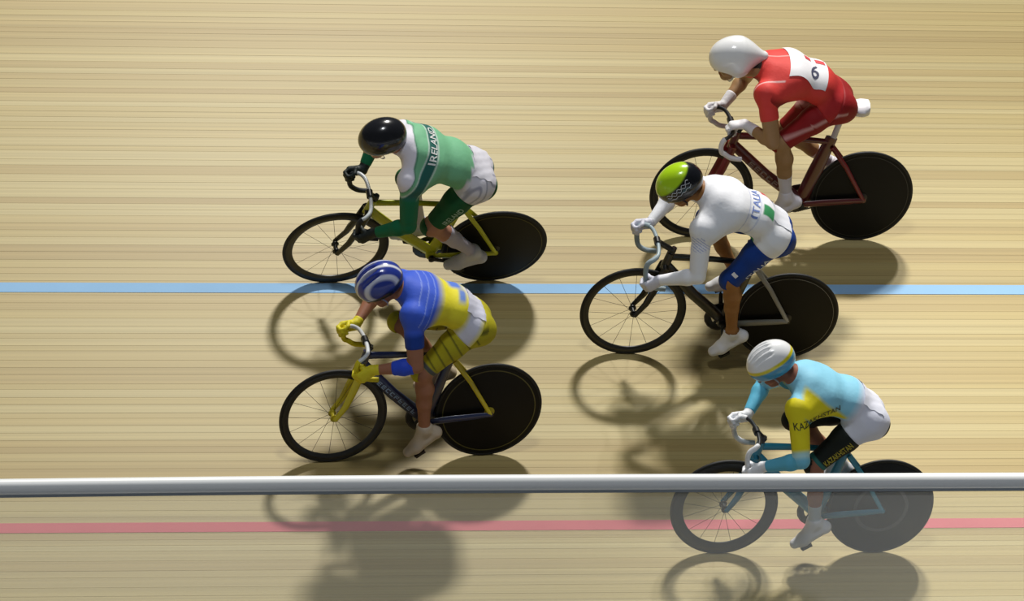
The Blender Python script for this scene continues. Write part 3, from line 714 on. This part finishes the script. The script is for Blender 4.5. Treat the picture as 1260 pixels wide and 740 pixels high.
def kit_red(c):
    n = len(c['V']); d = c['L'] - c['S']; J = base(n, 'e2443f')
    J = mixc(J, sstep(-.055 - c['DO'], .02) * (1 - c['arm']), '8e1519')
    J = mixc(J, rect(np.abs(c['Y'] - .055 * 0), -.004, .004, .003) * rect(d, -.02, .12), 'f3b9b5')
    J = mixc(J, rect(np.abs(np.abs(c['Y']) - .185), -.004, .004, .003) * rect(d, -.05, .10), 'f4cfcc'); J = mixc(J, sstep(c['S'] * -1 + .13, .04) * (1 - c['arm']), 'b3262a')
    S = base(n, '93161c'); cur = c['T'] * .55 + (c['V'][:, 2] - c['pel'][2]) ; S = mixc(S, rect(cur, -.014, .002, .006) * c['thigh'], 'cf9a98'); S = mixc(S, sstep(c['T'] - .37) * c['thigh'], '74191c')
    return J, S
def kit_white(c):
    n = len(c['V']); d = c['L'] - c['S']; J = base(n, 'f8f9ff'); ta = 1 - c['arm'].astype(float)
    J = mixc(J, rect(d, .245, .250, .003) * ta, 'b9c3e6'); J = mixc(J, rect(d, .325, .330, .003) * ta, 'c0c8e4')
    J = mixc(J, rect(d, .345, .435, .004) * rect(c['Y'], .045, .118, .004) * ta, '3f9a62')
    J = mixc(J, rect(d, .345, .435, .004) * rect(c['Y'], -.118, -.05, .004) * ta, 'cf4d55')
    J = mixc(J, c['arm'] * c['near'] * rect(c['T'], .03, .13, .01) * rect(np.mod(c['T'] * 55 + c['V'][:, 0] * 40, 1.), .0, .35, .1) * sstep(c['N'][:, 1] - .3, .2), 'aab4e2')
    S = base(n, '0c3a8c')
    return J, S
def kit_cyan(c):
    n = len(c['V']); d = c['L'] - c['S']; J = base(n, '8ed0ea'); ta = 1 - c['arm'].astype(float)
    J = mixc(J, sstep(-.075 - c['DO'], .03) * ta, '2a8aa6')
    J = mixc(J, sstep(.155 + .10 * np.abs(c['Y']) - c['S'], .03) * ta, 'dfe2f3')
    side = ta * rect(d, .02, .37, .012) * sstep(np.abs(c['Y']) - .10, .01) * sstep(c['DO'] - (-.115 + .32 * np.clip(d - .14, 0, 1)), .01) * sstep(.022 - .16 * np.clip(d - .10, 0, 1) - c['DO'], .012)
    J = mixc(J, side, 'e3d61f'); J = mixc(J, c['arm'] * c['near'] * sstep(.26 - c['T'], .01) * sstep(.028 - c['DO'], .012), 'e3d61f'); J = mixc(J, c['arm'] * rect(c['T'], .26, .30, .02), 'b9dfe0')
    J = mixc(J, c['arm'] * sstep(c['T'] - .30, .02), '5fb6d6')
    S = base(n, '0d1410'); S = mixc(S, sstep(c['T'] - .36) * c['thigh'], '2f6f6c')
    return J, S
def hel(base_col, *layers):
    def f(h):
        C = np.tile(np.array(lin(base_col)), (len(h), 1))
        for m, col in layers: C = mixc(C, m(h), col)
        inner = ((h - np.array([.012, 0, -.020])) / np.array([.112, .090, .104])); C = mixc(C, sstep(1.03 - (inner ** 2).sum(1), .05), '161616')
        return C
    return f
BACKN = dict(u=(0, -1, 0))
def back_dirs(c, lean=1.0):
    return Vector(c['a']), Vector(c['dors'])
def ex_green(c, bj, bs, bh, person, ho, hp, Rh):
    a, d = back_dirs(c); q = Vector(c['c7']) - a * .143
    print_text('IRELAND', bj, q + Vector((0, .165, 0)), (0, -1, 0), a, .068, 'f6f8f6', person, length=.27)
    patch(bj, Vector(c['pel']) + a * -.035 + Vector((0, .125, 0)), (0, -1, 0), a, .25, .155, 'e9e7f2', person, 'race_number', 16, .004, .004)
    hip, kn, _ = c['legs']['L']; u = Vector(hip - kn).normalized(); o = Vector(kn) + u * .10; v = Vector((0, 1, 0)).cross(u)
    print_text('IRELAND', bs, o - v * .022, u, v, .055, 'a9c8b6', person, length=.17)
    MB().sweep(curve_pts([hp(.115, .035, .045), hp(.122, .02, .055)], 3), .004, .007, 6).build('white_badge', mat('print_f2f4f2', 'f2f4f2', .6), ho)
def ex_blue(c, bj, bs, bh, person, ho, hp, Rh):
    a, d = back_dirs(c)
    patch(bj, Vector(c['pel']) + a * -.02 + Vector((0, .14, 0)), (0, -1, 0), a, .20, .17, 'dfe0f2', person, 'race_number', 16, .004, .003)
def ex_red(c, bj, bs, bh, person, ho, hp, Rh):
    a, d = back_dirs(c); o = Vector(c['pel']) + a * .440 + Vector((0, .165, 0))
    pt = patch(bj, o, -a, (0, -1, 0), .265, .33, 'f3f1f6', person, 'race_number', 18, .005)
    vv, ff = [tuple(v.co) for v in pt.data.vertices], [tuple(p.vertices) for p in pt.data.polygons]; bp = BVHTree.FromPolygons(vv, ff)
    print_text('6', bp, o - a * .140 + Vector((0, -.035, 0)), -a, (0, -1, 0), .135, '4a4c66', person, 'number_print', lift=.002)
    for k, (x, w) in enumerate(((.105, .045), (.185, .065))):
        patch(bp, o - a * x + Vector((0, -.165, 0)), -a, (0, -1, 0), w, .05, 'd64a50', person, 'sponsor_mark', 4, .002)
def ex_white(c, bj, bs, bh, person, ho, hp, Rh):
    a, d = back_dirs(c)
    print_text('ITALIA', bj, Vector(c['c7']) - a * .318 + Vector((0, .150, 0)), (0, -1, 0), a, .070, '7a90d0', person, length=.225)
    patch(bj, Vector(c['pel']) + a * -.04 + Vector((0, .105, 0)), (0, -1, 0), a, .21, .16, 'eceef8', person, 'race_number', 14, .004, .002)
    hip, kn, _ = c['legs']['L']; u = Vector(hip - kn).normalized(); v = Vector((0, 1, 0)).cross(u); o = Vector(kn) + u * .09 - v * .055
    print_text('ITALIA', bs, o, u, v, .042, 'dfe6f6', person, length=.19)
    patch(bs, Vector(kn) + u * .05 + v * .02, u, v, .025, .03, 'e8e9ef', person, 'thigh_badge', 4, .003)
    patch(bs, Vector(hip) - u * .02 - v * .07, u, v, .03, .035, 'd0566a', person, 'hip_badge', 4, .003)
    r = random.Random(4)
    sc = MB()
    for row, z in enumerate((.058, .042, .020)):
        pts = []
        for k in range(26):
            x = .085 - k * .0068; p = hp(x, .3, z - .13 * x + .0065 * math.sin(k * 1.15 + row * 2.1) * (1 if row < 2 else .6)); hit = bh.ray_cast(Vector(p), Vector(Rh @ np.array([0, -1., 0])))
            if hit[0]: pts.append(hit[0] + hit[1] * .001)
        if len(pts) > 3: sc.sweep(pts, .0017, seg=5)
    sc.build('scroll_marks', mat('print_e8ecf4', 'e8ecf4', .6), ho)
def ex_cyan(c, bj, bs, bh, person, ho, hp, Rh):
    a, d = back_dirs(c); sh, el, wr = c['arms']['L']
    o = Vector(el) + (Vector(sh) - Vector(el)) * .80; e = Vector(c['pel']) + a * .30 + d * .0; u = Vector((e.x - o.x, 0, e.z - o.z)).normalized(); v = Vector((0, 1, 0)).cross(u); v = v if v.z > 0 else -v
    print_text('KAZAKHSTAN', bj, o + Vector((.035, 0, -.03)), u, v, .052, '4c4a12', person, length=.31)
    hip, kn, _ = c['legs']['L']; u = Vector(hip - kn).normalized(); v = Vector((0, 1, 0)).cross(u); v = v if v.z > 0 else -v
    print_text('KAZAKHSTAN', bs, Vector(kn) + u * .055 - v * .03, u, v, .06, 'b9a92a', person, length=.205)
    patch(bj, Vector(c['pel']) + a * -.03 + Vector((0, .135, 0)), (0, -1, 0), a, .27, .17, 'e6e8f6', person, 'race_number', 16, .004, .003)

def M4(o, h, u):
    h, u = Vector(h).normalized(), Vector(u).normalized(); l = u.cross(h); m = Matrix((h, l, u)).transposed().to_4x4(); m.translation = o; return m
def hook(Xc, zb, s): return dict(G=(Xc + .084, s * .191, zb - .048), a=(.25, 0, .97), e1=(-1, 0, -.05), out=(0, s, 0))
def drop(Xc, zb, dp, s): return dict(G=(Xc + .060, s * .193, zb - dp + .034), a=(.60, 0, .80), e1=(-1, 0, .30), out=(0, s, 0))
def tops(Xc, zb, s, y=.11): return dict(G=(Xc + .006, s * y, zb), a=(0, -s, 0), e1=(-1, 0, .25), out=(0, 0, 1))

RIDERS = [
 dict(id='green', M=M4((-.145, 2.909, .834), (-.9998, -.0184, -.0053), (.0013, -.3421, .9397)), wb=1.010, spin=.2,
      label='cyclist in a green IRELAND jersey and round black helmet on a yellow bike', bike_label='yellow track bicycle with a black rear disc ridden by the cyclist in green',
      frame='c3c61c', frame2='c9cc20', stay='d2d51e', stay2=True, fork='2a2a20', post='1c1c1c', saddle='16161a', barcol='c9cdd0', tape='20242a', tapecut=6, hub='181818', rim=.045, disc='1a160a', ring='6b6420', ring_w=.003,
      bar=(.872, .850, .190), crank=188, footL=18, footR=12, pel=(.235, 1.035), waist=(.40, 1.155), chest=(.575, 1.225), c7=(.715, 1.325), head=(.880, 1.372), pitch=22, headyaw=10,
      shL=(.705, .195, 1.20), shR=(.70, -.19, 1.215), elL=(.66, .34, .88), elR=(.80, -.36, .95), skin='c08a72', sleeve=.545, hem=.36, glove='16201e', shoe='d9d9e4', sock=(.53, 'c9c3d6'), kit=kit_green, extras=ex_green, waist_s=-.09, collar=.05,
      helmet=dict(type='round', strap='d8dae4', paint=hel('1b1c21', (lambda h: sstep(h[:, 1] * 0 - np.abs(h[:, 2] - .030 + .2 * h[:, 0]) + .003) * sstep(np.abs(h[:, 1]) - .04), '050506')))),
 dict(id='blue', M=M4((-.371, 1.491, .427), (-.9986, -.0508, -.0146), (-.0128, -.0356, .9993)), wb=.971, spin=.4,
      label='cyclist in a blue and yellow jersey, striped blue helmet and yellow gloves', bike_label='dark blue track bicycle with yellow seat stays and yellow bar tape',
      frame='16224a', frame2='1d2c5c', stay='e0cc1e', stay2=True, fork='d8c81c', post='16224a', saddle='20222a', barcol='dfe2e4', tape='e6d720', tapecut=7, hub='b7a81c', rim=.040, disc='0c0a07', ring='5d5720', ring_w=.007, ring_r=.286,
      bar=(.822, .875, .150), crank=-78, footL=38, footR=20, pel=(.165, .995), waist=(.30, 1.11), chest=(.47, 1.165), c7=(.615, 1.245), head=(.775, 1.275), pitch=42, headyaw=0,
      shL=(.60, .19, 1.165), shR=(.60, -.19, 1.165), elL=(.50, .34, .88), elR=(.72, -.36, .92), skin='a87257', sleeve=.20, hem=.37, glove='e8da22', shoe='c9b9a4', kit=kit_blue_yellow, extras=ex_blue, waist_s=0.0, warmer=(.325, .455, '2f52dc'),
      marks=[('down', .25, .85, 9, .013, '8ea6c4')],
      helmet=dict(type='road', strap='d8dae4', paint=hel('2c3f9e', (lambda h: rect(np.abs(np.abs(h[:, 1]) - .030), -.008, .0085), 'e9ecf6'), (lambda h: rect(np.abs(np.abs(h[:, 1]) - .088), -.008, .0085), 'dfe4f6'), (lambda h: sstep(-.012 - h[:, 2], .006), '15182c')))),
 dict(id='red', M=M4((2.318, 3.261, .935), (-.9998, .019, .0055), (.0044, -.0524, .9986)), wb=1.049, spin=.1,
      label='cyclist in a red suit with number 6 and a smooth white teardrop helmet', bike_label='dark red track bicycle with white bar tape and white saddle',
      frame='5f1518', frame2='6e161a', stay='7d1a1e', fork='7c1e20', post='e3e0ea', saddle='eceaf0', barcol='1c1a1c', tape='e9e6ea', tapecut=6, hub='241414', rim=.040, disc='0e0d0b', ring='3a3934', aero=[.040, .050, .045],
      bar=(.935, .875, .155), crank=-22, footL=32, footR=22, seat=(.185, 1.010), seat_thick=2.0, pel=(.285, 1.06), waist=(.43, 1.185), chest=(.605, 1.235), c7=(.790, 1.285), head=(.985, 1.335), pitch=12, headyaw=0,
      shL=(.795, .195, 1.20), shR=(.795, -.19, 1.20), elL=(.72, .36, 1.0), elR=(.82, -.36, .92), skin='a9835a', sleeve=.17, hem=.375, glove='f0eef2', glove_from=.47, shoe='e6e2ec', sock=(.66, 'dcd8e6'), shoe_from=.78, kit=kit_red, extras=ex_red, waist_s=.02, glasses=True, topsL=True,
      marks=[('down', .25, .85, 7, .016, 'a08a88')],
      helmet=dict(type='aero', strap='b9babc', paint=hel('fafafb'))),
 dict(id='white', M=M4((1.632, 2.268, .65), (-.9992, .0389, .0112), (.0063, -.1222, .9925)), wb=.975, spin=.33,
      label='cyclist in a white ITALIA jersey, blue shorts and lime and black helmet', bike_label='black track bicycle with grey stays ridden by the cyclist in white',
      frame='1b1a18', frame2='8d8a80', stay='a7a49a', stay2=True, fork='161614', post='2a2a2a', saddle='2243a0', barcol='9fb0b8', tape='9fb0b8', hub='141414', rim=.038, disc='0d0b08', ring='8d897c', ring_w=.0025,
      bar=(.905, .885, .215), crank=-98, footL=35, footR=20, pel=(.185, 1.00), waist=(.325, 1.125), chest=(.505, 1.195), c7=(.665, 1.280), head=(.835, 1.318), pitch=44, headyaw=6,
      shL=(.695, .20, 1.135), shR=(.675, -.19, 1.165), elL=(.72, .30, .82), elR=(.76, -.40, .95), skin='a5713f', sleeve=.55, hem=.37, glove='e4e4f2', shoe='e6e6ea', kit=kit_white, extras=ex_white, waist_s=-.05, knee_out=.2, armlen=(.30, .25), leglen=(.375, .425), hair='1a120c',
      helmet=dict(type='round', strap='20202a', paint=hel('b9e51e', (lambda h: sstep(.076 - h[:, 2] - .16 * h[:, 0], .006), '12141a')))),
 dict(id='cyan', M=M4((1.951, .712, .204), (-1.0, -.0004, -.0001), (-.0001, 0, 1.0)), wb=.980, spin=.5,
      label='cyclist in a pale blue and yellow KAZAKHSTAN suit with white gloves behind the railing', bike_label='turquoise track bicycle with white bar tape behind the clear panel',
      frame='1f7f9c', frame2='2586a4', stay='3a9ab8', fork='1d6f8a', post='1d6f8a', saddle='e9eaee', barcol='202428', tape='eceef2', hub='1a1c1e', rim=.062, disc='0e0e10', discrough=.3, ring='4a4c50', ring_r=.15, ring_w=.022,  # grey ring paints a concentric highlight onto the disc
      bar=(.848, .875, .195), crank=-68, footL=32, footR=20, pel=(.18, 1.00), waist=(.315, 1.115), chest=(.505, 1.175), c7=(.655, 1.265), head=(.825, 1.350), pitch=42, headyaw=0,
      shL=(.675, .195, 1.15), shR=(.66, -.19, 1.165), elL=(.66, .34, .90), elR=(.74, -.36, .96), skin='96604c', sleeve=.55, hem=.385, glove='eff1f6', shoe='d8d8de', sock=(.70, 'b9c3cc'), kit=kit_cyan, extras=ex_cyan, waist_s=-.11, seat_cover=.12,
      helmet=dict(type='road', strap='c8ccd4', paint=hel('f8f9fb', (lambda h: sstep(.046 - h[:, 2] + .12 * h[:, 0], .004), 'e8da1c'), (lambda h: sstep(.022 - h[:, 2] + .12 * h[:, 0], .004), '3f9fd0')))),
]
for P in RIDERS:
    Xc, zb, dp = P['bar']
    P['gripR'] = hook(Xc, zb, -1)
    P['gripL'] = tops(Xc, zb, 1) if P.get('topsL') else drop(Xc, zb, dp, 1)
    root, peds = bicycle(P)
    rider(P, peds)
